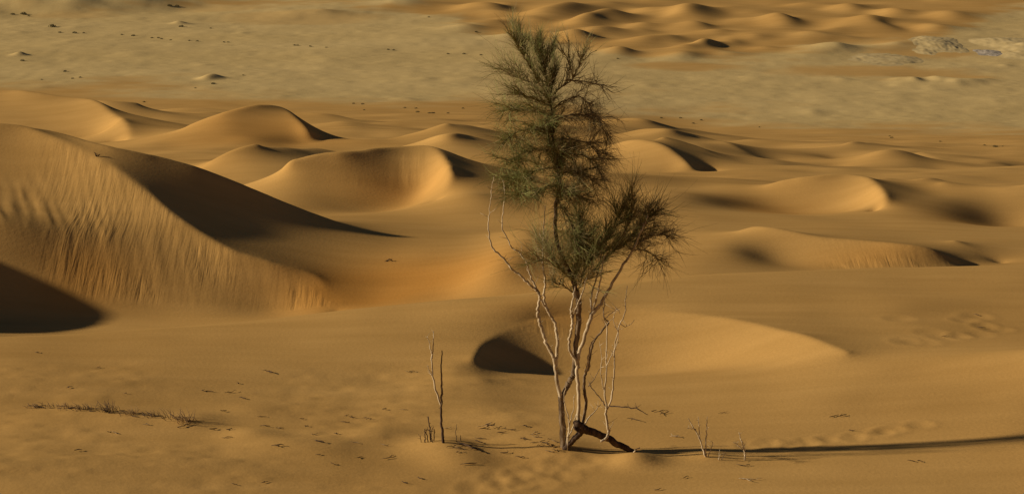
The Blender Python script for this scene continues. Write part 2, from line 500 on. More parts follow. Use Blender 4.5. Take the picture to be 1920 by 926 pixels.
# ---- gravel plain: what is gravel and what is sand
def plain_mask(X, Y):
    s_ = X / np.maximum(Y, 20)
    lo_u = [-700, 0, 150, 400, 700, 960, 1250, 1500, 1700, 1920, 2600]
    lo_v = [160, 164, 176, 190, 200, 206, 216, 237, 250, 276, 330]
    up_u = [-700, 0, 300, 500, 640, 760, 850, 1000, 1150, 1300, 1480, 1600, 1700, 1760, 1850, 1920, 2600]
    up_v = [24, 18, 10, 3, 14, 22, 42, 84, 118, 122, 112, 102, 92, 84, 40, 24, 10]
    lo = np.interp(s_, [ray(a, b)[0] for a, b in zip(lo_u, lo_v)], [(ZC - PLAIN_Z) / ray(a, b)[1] for a, b in zip(lo_u, lo_v)])
    up = np.interp(s_, [ray(a, b)[0] for a, b in zip(up_u, up_v)], [(ZC - PLAIN_Z) / ray(a, b)[1] for a, b in zip(up_u, up_v)])
    nz = vnoise(X * .10 + 3, Y * .16, 91) + .6 * vnoise(X * .26, Y * .4, 92) + .4 * vnoise(X * .7, Y * 1.0, 93)
    m = sstep(-9, 7, Y - lo + nz * 12) * (1 - sstep(-5, 6, Y - up + nz * 14))
    for (u, v, ru, rv) in [(1650, 140, 9, 4.5), (1750, 105, 5, 4), (1290, 130, 5, 2.5), (560, 40, 9, 5), (160, 34, 5, 3), (1240, 105, 5, 3), (420, 20, 6, 3)]:
        b_, k_ = ray(u, v); y = (ZC - PLAIN_Z) / k_
        r2 = ((X - b_ * y) / ru) ** 2 + ((Y - y) / rv) ** 2
        m = m * (1 - (.8 if u > 1000 else .35) * sstep(1.5, .2, r2 + nz * 1.2))
    return m


def sst(a, b, x):
    return sstep(a, b, x)


_n = np.searchsorted(YY, 95.0)
GRAVEL = np.zeros(TZ.shape)
GRAVEL[_n:] = plain_mask(TX[_n:], TY[_n:])
TZ[_n:] += GRAVEL[_n:] * (.05 * vnoise(TX[_n:] * .5, TY[_n:] * .45, 94) + .03 * vnoise(TX[_n:] * 1.2, TY[_n:] * 1.1, 95))
# low pale hummocks on the plain
_r = random.Random(11)
for k in range(60):
    u = 1690 + _r.uniform(0, 260) if k < 14 else _r.uniform(0, 1920); v = 157 + _r.uniform(-5, 5) if k < 14 else _r.uniform(40, 230)
    b_, k_ = ray(u, v); y = (ZC - PLAIN_Z) / k_; x = b_ * y
    rx, ry = _r.uniform(.5, 1.3), _r.uniform(.6, 1.6); h = _r.uniform(.10, .2) if k < 14 else _r.uniform(.03, .10)
    m = (np.abs(TX - x) < 3 * rx) & (np.abs(TY - y) < 3 * ry)
    TZ[m] += (h * np.exp(-((TX[m] - x) / rx) ** 2 - ((TY[m] - y) / ry) ** 2)) * GRAVEL[m]
for (u, v, rx, ry, h) in [(400, 158, .9, .6, .35), (388, 160, .6, .5, .2), (1165, 108, 1.6, 1.0, .5), (38, 112, .6, .6, .3), (336, 50, .8, .8, .3)]:
    b_, k_ = ray(u, v); y = (ZC - PLAIN_Z) / k_; x = b_ * y
    TZ = TZ + h * np.exp(-((TX - x) / rx) ** 2 - ((TY - y) / ry) ** 2)


def red_bounce_mask(X, Y):  # spots of redder sand, partly orange light bounced between slopes, painted as colour
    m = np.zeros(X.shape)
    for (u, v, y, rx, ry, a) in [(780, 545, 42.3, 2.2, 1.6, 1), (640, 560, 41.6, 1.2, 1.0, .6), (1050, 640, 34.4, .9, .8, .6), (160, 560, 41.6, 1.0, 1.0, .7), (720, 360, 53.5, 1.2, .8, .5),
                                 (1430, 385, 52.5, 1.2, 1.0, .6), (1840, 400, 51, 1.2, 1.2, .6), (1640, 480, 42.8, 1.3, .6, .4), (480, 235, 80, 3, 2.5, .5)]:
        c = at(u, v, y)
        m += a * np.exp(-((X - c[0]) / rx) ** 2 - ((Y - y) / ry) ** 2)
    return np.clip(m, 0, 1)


def height(x, y):
    """ground height at a world position (array or scalar)"""
    fi = (np.log(np.maximum(y, 24.01)) - E0) / GH; fj = (x / y - S0) / GH
    i = np.clip(np.floor(fi).astype(int), 0, NE - 2); j = np.clip(np.floor(fj).astype(int), 0, NS - 2)
    a = np.clip(fi - i, 0, 1); b = np.clip(fj - j, 0, 1)
    return (TZ[i, j] * (1 - b) + TZ[i, j + 1] * b) * (1 - a) + (TZ[i + 1, j] * (1 - b) + TZ[i + 1, j + 1] * b) * a


def ground_at(u, v):
    """first point of the ground on a line of sight"""
    b_, m = ray(u, v)
    yq = np.exp(np.linspace(E0, E1, 6000))
    z = height(b_ * yq, yq)
    h = np.where(z > ZC - m * yq)[0]
    i = h[0] if len(h) else len(yq) - 1
    return Vector((b_ * yq[i], yq[i], float(z[i])))


def ground_mesh():
    ja = int((-0.30 - S0) / GH); jb = int((0.285 - S0) / GH)
    inner = SS[ja:jb]
    st = GH; c = 0.0; grow = []
    while c < 4.0:
        st *= 1.22; c += st; grow.append(c)
    grow = np.array(grow)
    cols = np.concatenate([inner[0] - grow[::-1], inner, inner[-1] + grow])
    st = 1.0; c = YY[-1]; far = []
    while c < 15000:
        st *= 1.13; c += st; far.append(c)
    rows = np.concatenate([[-80, -40, -15, -4, 3, 8, 12, 15, 18, 20, 21.5, 22.5, 23.4], YY, far])
    X = cols[None, :] * np.maximum(rows, 23.0)[:, None]
    Y = np.repeat(rows[:, None], len(cols), 1)
    H0 = base_height(X, Y)
    D = TZ - base_height(TX, TY)
    r0 = 13; ng = len(grow)
    Z = H0.copy()
    full = np.zeros((NE, len(cols)))
    full[:, ng:ng + len(inner)] = D[:, ja:jb]
    gl = np.exp(-grow / .25)
    lj = np.clip(np.round((cols[:ng] - S0) / GH).astype(int), 0, NS - 1)
    rj = np.clip(np.round((cols[-ng:] - S0) / GH).astype(int), 0, NS - 1)
    full[:, :ng] = D[:, lj] * gl[::-1]
    full[:, -ng:] = D[:, rj] * gl
    Z[r0:r0 + NE] += full
    attrs = {}
    for key, A in (('gravel', GRAVEL), ('flute', FLUTE)):
        Q = np.zeros(Z.shape)
        Q[r0:r0 + NE, ng:ng + len(inner)] = A[:, ja:jb]
        Q[r0:r0 + NE, :ng] = A[:, lj]; Q[r0:r0 + NE, -ng:] = A[:, rj]
        attrs[key] = Q
    attrs['red_bounce'] = np.zeros(Z.shape)
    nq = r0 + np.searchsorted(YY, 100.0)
    attrs['red_bounce'][r0:nq] = red_bounce_mask(X[r0:nq], Y[r0:nq])
    for k in range(r0):                          # fade out behind and beyond
        Z[k] += full[0] * max(0, 1 - (r0 - k) / 4)
    for k in range(len(far)):
        Z[r0 + NE + k] += full[-1] * math.exp(-(far[k] - YY[-1]) / 12)
        Z[r0 + NE + k] += 3.0 * vnoise(X[r0 + NE + k] / 60 + 7, Y[r0 + NE + k] / 60, 9) * (1 - math.exp(-(far[k] - YY[-1]) / 60))
    return X, Y, Z, attrs


GX, GY, GZ, GA = ground_mesh()
print('grid', GX.shape)


def sand_material():
    m = bpy.data.materials.new('sand')
    m.use_nodes = True
    nt = m.node_tree; N = nt.nodes; Lk = nt.links
    b = N['Principled BSDF']
    b.inputs['Roughness'].default_value = 1.0
    b.inputs['Specular IOR Level'].default_value = 0.0
    geo = N.new('ShaderNodeNewGeometry')
    ga = N.new('ShaderNodeAttribute'); ga.attribute_name = 'gravel'
    ra = N.new('ShaderNodeAttribute'); ra.attribute_name = 'red_bounce'

    def noise(scale, detail=3.0, rough=.55, stretch=None):
        n = N.new('ShaderNodeTexNoise'); n.inputs['Scale'].default_value = scale
        n.inputs['Detail'].default_value = detail; n.inputs['Roughness'].default_value = rough
        src = geo.outputs['Position']
        if stretch:
            mp = N.new('ShaderNodeMapping'); mp.inputs['Scale'].default_value = stretch
            Lk.new(src, mp.inputs['Vector']); src = mp.outputs[0]
        Lk.new(src, n.inputs['Vector'])
        return n.outputs['Fac']

    def ramp(fac, a, b_, c0, c1):
        r = N.new('ShaderNodeValToRGB')
        r.color_ramp.elements[0].position = a; r.color_ramp.elements[1].position = b_
        r.color_ramp.elements[0].color = c0; r.color_ramp.elements[1].color = c1
        Lk.new(fac, r.inputs[0]); return r.outputs[0]

    def mix(fac, a, b_, mode='MIX'):
        x = N.new('ShaderNodeMix'); x.data_type = 'RGBA'; x.blend_type = mode
        for val, sock in ((fac, x.inputs[0]), (a, x.inputs[6]), (b_, x.inputs[7])):
            if hasattr(val, 'links'): Lk.new(val, sock)
            else: sock.default_value = val
        return x.outputs[2]
    sand = ramp(noise(.22, 4), .35, .68, (.55, .318, .097, 1), (.61, .362, .115, 1))
    sand = mix(ra.outputs['Fac'], sand, (.56, .27, .06, 1))  # deeper orange: redder sand plus painted bounce light
    grain = ramp(noise(34, 5, .7), .3, .72, (.93, .93, .93, 1), (1.04, 1.04, 1.04, 1))
    streak = ramp(noise(1.0, 4, .6, (.35, 2.2, 1.0)), .35, .7, (.93, .92, .90, 1), (1.04, 1.04, 1.05, 1))
    sand = mix(1.0, mix(1.0, sand, grain, 'MULTIPLY'), streak, 'MULTIPLY')
    g1 = ramp(noise(.06, 6, .62, (.55, 1.5, 1)), .32, .70, (.605, .435, .178, 1), (.65, .475, .205, 1))
    g2 = ramp(noise(1.7, 5, .7, (.6, 1.6, 1)), .30, .75, (.93, .92, .91, 1), (1.05, 1.05, 1.05, 1))
    grav = mix(1.0, g1, g2, 'MULTIPLY')
    Lk.new(mix(ga.outputs['Fac'], sand, grav), b.inputs['Base Color'])
    fa = N.new('ShaderNodeAttribute'); fa.attribute_name = 'flute'
    # wind ripples and grain
    wv = N.new('ShaderNodeTexWave'); wv.wave_type = 'BANDS'; wv.bands_direction = 'X'
    wv.inputs['Scale'].default_value = 2.6; wv.inputs['Distortion'].default_value = 5.5
    wv.inputs['Detail'].default_value = 2.5; wv.inputs['Detail Scale'].default_value = .7
    mp = N.new('ShaderNodeMapping'); mp.inputs['Rotation'].default_value = (0, 0, math.radians(68)); mp.inputs['Scale'].default_value = (1.6, 1, 1)
    Lk.new(geo.outputs['Position'], mp.inputs['Vector']); Lk.new(mp.outputs[0], wv.inputs['Vector'])
    bw = N.new('ShaderNodeBump'); bw.inputs['Strength'].default_value = .05; bw.inputs['Distance'].default_value = .006
    Lk.new(wv.outputs['Fac'], bw.inputs['Height'])
    bg_ = N.new('ShaderNodeBump'); bg_.inputs['Strength'].default_value = .28; bg_.inputs['Distance'].default_value = .012
    Lk.new(noise(16, 4, .65), bg_.inputs['Height']); Lk.new(bw.outputs[0], bg_.inputs['Normal'])
    bp = N.new('ShaderNodeBump'); bp.inputs['Distance'].default_value = .014
    Lk.new(noise(2.2, 5, .65), bp.inputs['Height']); Lk.new(bg_.outputs[0], bp.inputs['Normal'])
    Lk.new(ga.outputs['Fac'], bp.inputs['Strength'])
    # runnels down the slip faces, slanting with the slope
    fm = N.new('ShaderNodeMapping'); fm.inputs['Rotation'].default_value = (0, 0, math.radians(-16)); fm.inputs['Scale'].default_value = (6.5, .55, .55)
    Lk.new(geo.outputs['Position'], fm.inputs['Vector'])
    fn = N.new('ShaderNodeTexNoise'); fn.inputs['Scale'].default_value = 1.0; fn.inputs['Detail'].default_value = 3.5; fn.inputs['Roughness'].default_value = .6; fn.inputs['Distortion'].default_value = .25
    Lk.new(fm.outputs[0], fn.inputs['Vector'])
    bf = N.new('ShaderNodeBump'); bf.inputs['Distance'].default_value = .026
    Lk.new(fn.outputs['Fac'], bf.inputs['Height']); Lk.new(fa.outputs['Fac'], bf.inputs['Strength']); Lk.new(bp.outputs[0], bf.inputs['Normal'])
    Lk.new(bf.outputs[0], b.inputs['Normal'])
    return m


ground = bpy.data.objects.new('desert_ground', mesh_from_grid('desert_ground', GX, GY, GZ, GA))
ground.data.materials.append(sand_material())
ground['kind'] = 'structure'
ground['label'] = 'orange sand dunes running down to a pale gravel plain'
COL.objects.link(ground)


#VEG
# ------------------------------------------------------------------ materials of the small things
def plain_material(name, c0, c1, scale=20.0, rough=.9, stretch=(1, 1, .25), bump=.004):
    m = bpy.data.materials.new(name); m.use_nodes = True
    N = m.node_tree.nodes; Lk = m.node_tree.links
    b = N['Principled BSDF']; b.inputs['Roughness'].default_value = rough
    b.inputs['Specular IOR Level'].default_value = .15
    tc = N.new('ShaderNodeNewGeometry'); mp = N.new('ShaderNodeMapping'); mp.inputs['Scale'].default_value = stretch
    n = N.new('ShaderNodeTexNoise'); n.inputs['Scale'].default_value = scale; n.inputs['Detail'].default_value = 5
    r = N.new('ShaderNodeValToRGB')
    r.color_ramp.elements[0].position = .36; r.color_ramp.elements[1].position = .66
    r.color_ramp.elements[0].color = c0 + (1,); r.color_ramp.elements[1].color = c1 + (1,)
    Lk.new(tc.outputs['Position'], mp.inputs['Vector']); Lk.new(mp.outputs[0], n.inputs['Vector']); Lk.new(n.outputs['Fac'], r.inputs[0]); Lk.new(r.outputs[0], b.inputs['Base Color'])
    bu = N.new('ShaderNodeBump'); bu.inputs['Distance'].default_value = bump; bu.inputs['Strength'].default_value = .7
    Lk.new(n.outputs['Fac'], bu.inputs['Height']); Lk.new(bu.outputs[0], b.inputs['Normal'])
    return m


M_PALE = plain_material('pale_bark', (.34, .25, .14), (.64, .52, .34), 26)
M_BARK = plain_material('brown_bark', (.10, .065, .035), (.30, .215, .125), 22)
M_DARK = plain_material('dark_wood', (.035, .022, .015), (.12, .075, .045), 18)
M_GREEN = plain_material('green_twigs', (.145, .155, .040), (.27, .26, .088), 5, .8)
M_OLIVE = plain_material('brown_twigs', (.18, .135, .055), (.34, .26, .12), 5, .8)
M_STRAW = plain_material('dry_straw', (.16, .095, .045), (.30, .19, .09), 12)
M_SHRUB = plain_material('shrub_leaf', (.05, .05, .02), (.11, .10, .04), 6)
M_ROCK = plain_material('pale_rock', (.50, .365, .155), (.60, .45, .205), .9, .95, (1, 1, 2.5), .03)
M_GREY = plain_material('grey_scree', (.34, .28, .20), (.46, .39, .30), 3.0, .95, (1, 1, 1), .08)


class MB:
    """collects tubes and faces, links them as one mesh object"""
    def __init__(self):
        self.v = []; self.f = []

    def tube(self, P, r, sides=6, cap=True):
        P = np.asarray(P, float); n = len(P)
        r = np.full(n, r) if np.isscalar(r) else np.interp(np.linspace(0, 1, n), np.linspace(0, 1, len(r)), r)
        T = np.gradient(P, axis=0); T /= np.linalg.norm(T, axis=1)[:, None] + 1e-9
        ref = np.array([0, 1, 0]) if abs(T[0][1]) < .8 else np.array([1, 0, 0])
        b = len(self.v)
        for k in range(n):
            a = np.cross(T[k], ref); a /= np.linalg.norm(a) + 1e-9
            c = np.cross(T[k], a)
            for j in range(sides):
                t = 2 * math.pi * j / sides
                self.v.append(P[k] + (a * math.cos(t) + c * math.sin(t)) * r[k])
        for k in range(n - 1):
            for j in range(sides):
                j2 = (j + 1) % sides
                self.f.append((b + k * sides + j, b + k * sides + j2, b + (k + 1) * sides + j2, b + (k + 1) * sides + j))
        if cap:
            self.f.append(tuple(b + j for j in range(sides))[::-1])
            self.f.append(tuple(b + (n - 1) * sides + j for j in range(sides)))

    def mesh(self, name, smooth=True):
        me = bpy.data.meshes.new(name)
        me.from_pydata([tuple(p) for p in self.v], [], self.f)
        if smooth: me.polygons.foreach_set('use_smooth', np.ones(len(me.polygons), bool))
        me.update()
        return me

    def build(self, name, mat, parent=None, smooth=True):
        me = self.mesh(name, smooth)
        me.materials.append(mat)
        return link(name, me, parent)


def link(name, me, parent=None, loc=None):
    o = bpy.data.objects.new(name, me); COL.objects.link(o)
    if parent is not None:
        o.parent = parent
        o.matrix_parent_inverse = parent.matrix_basis.inverted()
    if loc is not None: o.location = loc
    return o


def empty(name, loc):
    o = bpy.data.objects.new(name, None); COL.objects.link(o); o.location = loc
    o.empty_display_size = .2
    return o


def tag(o, label, cat, group=None):
    o['label'] = label; o['category'] = cat
    if group: o['group'] = group
    return o


def limb(pts, y0, jit=.0, n=8, seed=0, wob=.006):
    """surveyed outline points (column, row[, depth offset]) -> smooth wobbly branch line at distance y0"""
    r = np.random.RandomState(seed)
    P = np.array([at(p[0], p[1], y0 + (p[2] if len(p) > 2 else 0.0)) for p in pts])
    L = catmull(P, n)
    w = r.randn(len(L), 3) * wob; w[0] = 0
    w = (w + np.roll(w, 1, 0)) / 2; w[0] = 0
    return L + w


PX = 28.2 / F          # metres per photo pixel at the tree

# ------------------------------------------------------------------ the tree
base = ground_at(1058, 838)
TYD = base.y
tree = empty('desert_tree', base)
tag(tree, 'tall broom-like green tree with many bare pale stems standing in the sand', 'tree')


def stem(pts, r, mat=M_PALE, name='stem', parent=tree, seed=0, wob=.006, sides=7, bury=None):
    L = limb(pts, TYD, seed=seed, wob=wob)
    if bury: L[0, 2] -= bury
    mb = MB(); mb.tube(L, [k * PX * .5 for k in r], sides)
    # side stubs and thin shoots
    rs = np.random.RandomState(seed + 100)
    for _ in range(int(len(L) * .16)):
        i = rs.randint(3, len(L) - 2) if len(L) > 6 else 1
        d = np.array([rs.uniform(-1, 1), rs.uniform(-1, 1), rs.uniform(.2, 1.0)]); d /= np.linalg.norm(d)
        ln = rs.uniform(.03, .16)
        q = [L[i], L[i] + d * ln * .5 + rs.randn(3) * .004, L[i] + d * ln]
        mb.tube(q, [.0035, .0025, .0012], 4)
    return mb.build(name, mat, parent)


# trunk group on the left
stem([(1057, 842), (1055, 800), (1053, 765), (1051, 742)], [13, 12, 11, 10], M_BARK, 'trunk', seed=1, bury=.1, sides=10)
stem([(1051, 745), (1045, 715), (1042, 690), (1038, 670), (1026, 648), (1018, 621), (1010, 598), (1008, 585), (1011, 565), (1012, 550)], [8, 7, 6, 5], seed=2)
stem([(1012, 552), (1003, 541), (993, 533), (973, 515), (956, 500), (943, 483), (926, 468), (919, 451), (916, 425), (917, 400), (921, 360), (925, 332)], [5, 4, 3.5, 3, 2, 1], seed=3)
stem([(1012, 550, .02), (1000, 530, .05), (992, 510, .08), (985, 490, .1), (975, 474, .1), (963, 467, .1), (956, 457, .1), (942, 427, .1), (943, 403, .1), (946, 360, .1), (943, 338, .1)], [4, 3, 2.5, 2, 1], seed=4)
stem([(1042, 692, .0), (1046, 646, .06), (1043, 623, .08), (1040, 605, .1), (1028, 584, .1), (1020, 557, .1), (1022, 530, .1), (1019, 505, .1), (1018, 468, .1), (1020, 430, .1), (1022, 385, .1)], [7, 6, 5, 4, 3, 1.5], seed=5)
stem([(1028, 584, .1), (1016, 566, .06), (1012, 552, .0)], [4, 3], seed=6)
# dark central trunk and its way up through the crown
stem([(1052, 745, .0), (1062, 728, .05), (1070, 712, .08), (1077, 694, .1), (1078, 656, .1), (1084, 617, .1), (1086, 578, .1), (1083, 556, .1), (1079, 540, .1)], [9, 10, 10, 10, 11, 11], M_BARK, 'trunk', seed=7, sides=9)
stem([(1079, 542, .1), (1073, 520, .1), (1060, 494, .1), (1049, 468, .1), (1041, 425, .12), (1043, 385, .12), (1049, 345, .12), (1045, 300, .12), (1040, 276, .12), (1036, 244, .12), (1037, 215, .12), (1030, 183, .12), (1025, 150, .12), (1018, 110, .12)],
     [9, 8, 7, 7, 6, 5, 4, 3, 1], M_DARK, 'trunk', seed=8, sides=8)
# pale pair in the middle
stem([(1085, 800, -.05), (1085, 742, -.05), (1083, 707, -.05), (1084, 668, -.05), (1092, 644, -.04), (1104, 607, -.03), (1111, 588, 0), (1127, 569, 0), (1139, 547, 0), (1160, 511, .0), (1186, 471, .05), (1200, 440, .08), (1215, 405, .1)], [7, 7, 7, 7, 8, 6, 5, 4, 2], seed=9, bury=.05)
stem([(1111, 588, 0), (1108, 560, .05), (1116, 530, .08), (1122, 505, .1), (1128, 470, .12)], [4, 3, 2], seed=10)
stem([(1112, 584, 0), (1122, 545, -.05), (1128, 510, -.08), (1133, 480, -.1)], [4, 3, 2], seed=11)
stem([(1086, 690, -.05), (1070, 658, -.08), (1068, 637, -.08), (1072, 617, -.08), (1073, 598, -.08), (1070, 584, -.08), (1075, 559, -.05), (1078, 535, .0)], [6, 5, 5, 4, 3], seed=12)
stem([(1073, 598, -.08), (1082, 572, -.1), (1092, 550, -.1), (1100, 520, -.1)], [4, 3, 2], seed=13)
stem([(1092, 800, .05), (1099, 755, .05), (1096, 731, .05), (1097, 703, .05), (1104, 685, .05), (1109, 655, .05), (1114, 638, .05), (1133, 615, .05), (1141, 604, .05), (1133, 595, .05), (1133, 565, .05)], [6, 6, 5, 4, 3, 2], M_BARK, seed=14, bury=.05)
stem([(1097, 703, .05), (1102, 680, .02), (1105, 655, .0), (1112, 636, 0)], [4, 3, 2], seed=15)
stem([(1062, 835, -.05), (1067, 800, -.08), (1074, 770, -.1), (1078, 740, -.1)], [3, 2, 1], seed=16, bury=.04)
stem([(1062, 832, .05), (1072, 806, .1), (1080, 780, .1), (1086, 762, .1)], [3, 2, 1], seed=17, bury=.04)
stem([(1064, 838, -.1), (1066, 790, -.12), (1058, 750, -.12), (1062, 715, -.12)], [2.5, 2, 1], seed=18, bury=.04)
stem([(1096, 796, .1), (1106, 780, .15), (1118, 768, .18), (1127, 757, .2)], [3, 2, 1], seed=19)

# crown: limbs, then brooms of fine leafless twigs
LIMBS = [  # points, twig count, twig length px, spread, upward pull, share of green
    ([(1030, 185), (1010, 155), (994, 128), (982, 106), (972, 86)], 420, (22, 48), .5, .75, .55),
    ([(1030, 180), (1022, 140), (1014, 116), (1005, 90)], 400, (20, 44), .5, .9, .55),
    ([(1032, 180), (1036, 150), (1040, 125), (1036, 98)], 240, (18, 40), .5, .9, .5),
    ([(1050, 350), (1043, 300), (1038, 250), (1034, 205), (1030, 170)], 620, (22, 50), 1.1, .15, .5),
    ([(1044, 385), (1050, 360), (1047, 320), (1044, 290)], 440, (24, 52), 1.1, .0, .55),
    ([(1036, 178), (1058, 160), (1074, 146), (1067, 120), (1058, 98)], 90, (18, 36), .5, .8, .3),
    ([(1074, 146), (1086, 125), (1092, 108)], 70, (18, 36), .55, .8, .3),
    ([(1060, 152), (1085, 152), (1115, 158), (1140, 168)], 42, (25, 55), .7, .1, .1),
    ([(1030, 188), (1000, 160), (965, 142), (935, 130)], 190, (30, 70), .6, .35, .35),
    ([(1034, 200), (1000, 185), (965, 178)], 150, (30, 65), .7, .4, .5),
    ([(1036, 222), (1000, 208), (965, 205), (945, 208)], 230, (28, 60), .8, .15, .7),
    ([(1036, 205), (1062, 188), (1088, 182), (1105, 200), (1112, 215)], 190, (25, 55), .8, -.1, .12),
    ([(1040, 222), (1080, 216), (1115, 218), (1132, 242), (1140, 262)], 190, (25, 55), .8, -.3, .08),
    ([(1038, 250), (1005, 242), (970, 248), (948, 262)], 290, (28, 58), .9, .1, .75),
    ([(1040, 285), (1005, 280), (975, 290), (952, 305)], 330, (28, 58), .95, .05, .75),
    ([(1044, 315), (1010, 318), (985, 330), (958, 338)], 330, (28, 55), .95, .0, .85),
    ([(1048, 345), (1020, 352), (995, 358), (970, 362)], 220, (25, 50), .9, .0, .85),
    ([(1042, 262), (1070, 262), (1100, 268), (1125, 285)], 190, (25, 50), .95, -.05, .2),
    ([(1044, 292), (1070, 288), (1100, 295), (1122, 310)], 290, (25, 52), .95, .0, .3),
    ([(1048, 325), (1075, 322), (1100, 330), (1115, 345)], 280, (25, 52), .95, .0, .35),
    ([(1050, 355), (1075, 362), (1098, 372)], 170, (25, 55), .9, .05, .4),
    ([(1046, 375), (1060, 400), (1075, 425), (1082, 455)], 240, (30, 65), .7, .35, .6),
    # lower crown
    ([(1079, 540), (1078, 505), (1085, 470), (1090, 430), (1092, 395)], 420, (35, 80), .7, .55, .8),
    ([(1079, 535), (1060, 512), (1030, 492), (1000, 478)], 150, (35, 75), .7, .35, .45),
    ([(1074, 525), (1050, 500), (1025, 470), (1005, 440)], 120, (40, 80), .6, .55, .45),
    ([(1090, 520), (1110, 485), (1130, 455), (1150, 425), (1160, 400)], 400, (35, 80), .75, .5, .75),
    ([(1110, 510), (1140, 480), (1165, 462), (1190, 445)], 300, (35, 75), .8, .3, .6),
    ([(1186, 471), (1200, 440), (1215, 410), (1226, 395)], 260, (30, 75), .85, .25, .35),
    ([(1190, 462), (1215, 445), (1240, 440), (1255, 442)], 140, (30, 65), .8, .0, .15),
    ([(1186, 470), (1205, 468), (1225, 478), (1240, 490)], 90, (30, 60), .8, -.2, .1),
    ([(1160, 455), (1178, 420), (1185, 390), (1180, 365)], 150, (30, 70), .7, .6, .4),
    ([(1080, 545), (1100, 525), (1115, 505)], 120, (30, 60), .8, .3, .6),
    ([(1075, 548), (1055, 535), (1035, 528)], 60, (25, 55), .8, .2, .4),
]
rng = np.random.RandomState(12)
green, brown = MB(), MB()
for li, (pts, cnt, (l0, l1), spread, up, gshare) in enumerate(LIMBS):
    n = len(pts)
    ey = rng.uniform(-.45, .45)
    if li in (3, 4, 5): ey *= .4
    P = [(p[0], p[1], .12 + ey * (k / (n - 1)) ** 1.2) for k, p in enumerate(pts)]
    L = limb(P, TYD, seed=200 + li, wob=.007, n=7)
    mb = MB(); mb.tube(L, [3.4 * PX * .5, 2.2 * PX * .5, 1.0 * PX * .5], 5)
    # a few side branches carry the brooms
    carriers = [L]
    for k in range(13):
        i = rng.randint(2, len(L) - 1)
        d = L[min(i + 1, len(L) - 1)] - L[i - 1]; d /= np.linalg.norm(d)
        o_ = rng.randn(3) * np.array([.8, 1.0, .6]); d = d + o_ * spread; d[2] += up * .5; d /= np.linalg.norm(d)
        ln = rng.uniform(.12, .36)
        q = np.array([L[i] + d * ln * t + rng.randn(3) * .008 * (t > 0) for t in (0, .25, .5, .75, 1.0)])
        mb.tube(q, [1.5 * PX * .5, .8 * PX * .5], 4)
        carriers.append(q)
    mb.build('branch', M_OLIVE, tree)
    for k in range(int(cnt * 1.6)):
        C = carriers[0] if rng.rand() < .22 else carriers[rng.randint(1, len(carriers))]
        m_ = len(C)
        i = min(int(rng.rand() * (m_ - 1)) + 1, m_ - 1)
        p = C[i] + (C[i - 1] - C[i]) * rng.rand()
        d = C[i] - C[i - 1]; d /= np.linalg.norm(d) + 1e-9
        d = d * .9 + rng.randn(3) * np.array([1, 1, .8]) * spread * .75; d[2] += up * .8
        d /= np.linalg.norm(d)
        ln = rng.uniform(l0, l1) * PX * rng.uniform(.6, 1.0)
        bend = rng.randn(3) * .5; bend[2] += up * .35 - .22
        q = []
        for t in (0, .3, .65, 1.0):
            q.append(p + d * ln * t + bend * ln * t * t * .6)
        w = rng.uniform(.26, .48) * PX
        (green if rng.rand() < gshare else brown).tube(q, [w, w * .75, w * .3], 3, cap=False)
        if rng.rand() < .55:      # forked tip
            d2 = d + rng.randn(3) * .45; d2 /= np.linalg.norm(d2)
            (green if rng.rand() < gshare else brown).tube([q[1], q[1] + d2 * ln * .3, q[1] + d2 * ln * .55 + bend * ln * .2], [w * .8, w * .3], 3, cap=False)
o = green.build('green_twigs', M_GREEN, tree, False); o['kind'] = 'stuff'
o = brown.build('brown_twigs', M_OLIVE, tree, False); o['kind'] = 'stuff'
print('twig faces', len(green.f) + len(brown.f))

# ------------------------------------------------------------------ fallen trunk, dead stems beside it
g1 = ground_at(1062, 842); g2 = ground_at(1192, 852)
log = empty('fallen_log', g2)
tag(log, 'dark broken log propped on its forked end beside the tree foot', 'log')
mb = MB()
L = limb([(1080, 789, -.1), (1086, 797, -.1), (1096, 804, -.1), (1123, 814, -.1), (1154, 829, -.08), (1182, 844, -.06), (1202, 856, -.06)], TYD, seed=31, wob=.007)
mb.tube(L, [6 * PX, 8 * PX, 8 * PX, 7 * PX, 6.5 * PX, 5.5 * PX, 5 * PX], 12)
mb.build('trunk', M_DARK, log)
mb = MB(); mb.tube(limb([(1092, 806, -.1), (1082, 818, -.1), (1068, 832, -.08), (1057, 843, -.06)], TYD, seed=32), [6.5 * PX, 5.5 * PX, 5 * PX, 5 * PX], 10); mb.build('fork', M_DARK, log)
mb = MB(); mb.tube(limb([(1090, 808, -.12), (1080, 803, -.16), (1077, 801, -.18)], TYD, seed=33), [5 * PX, 3.5 * PX, 2 * PX], 8); mb.build('stub', M_DARK, log)
mb = MB(); mb.tube(limb([(1186, 850, -.15), (1193, 842, -.16), (1200, 839, -.16)], TYD, seed=34), [1.4 * PX, 1 * PX], 5); mb.build('twig', M_PALE, log)

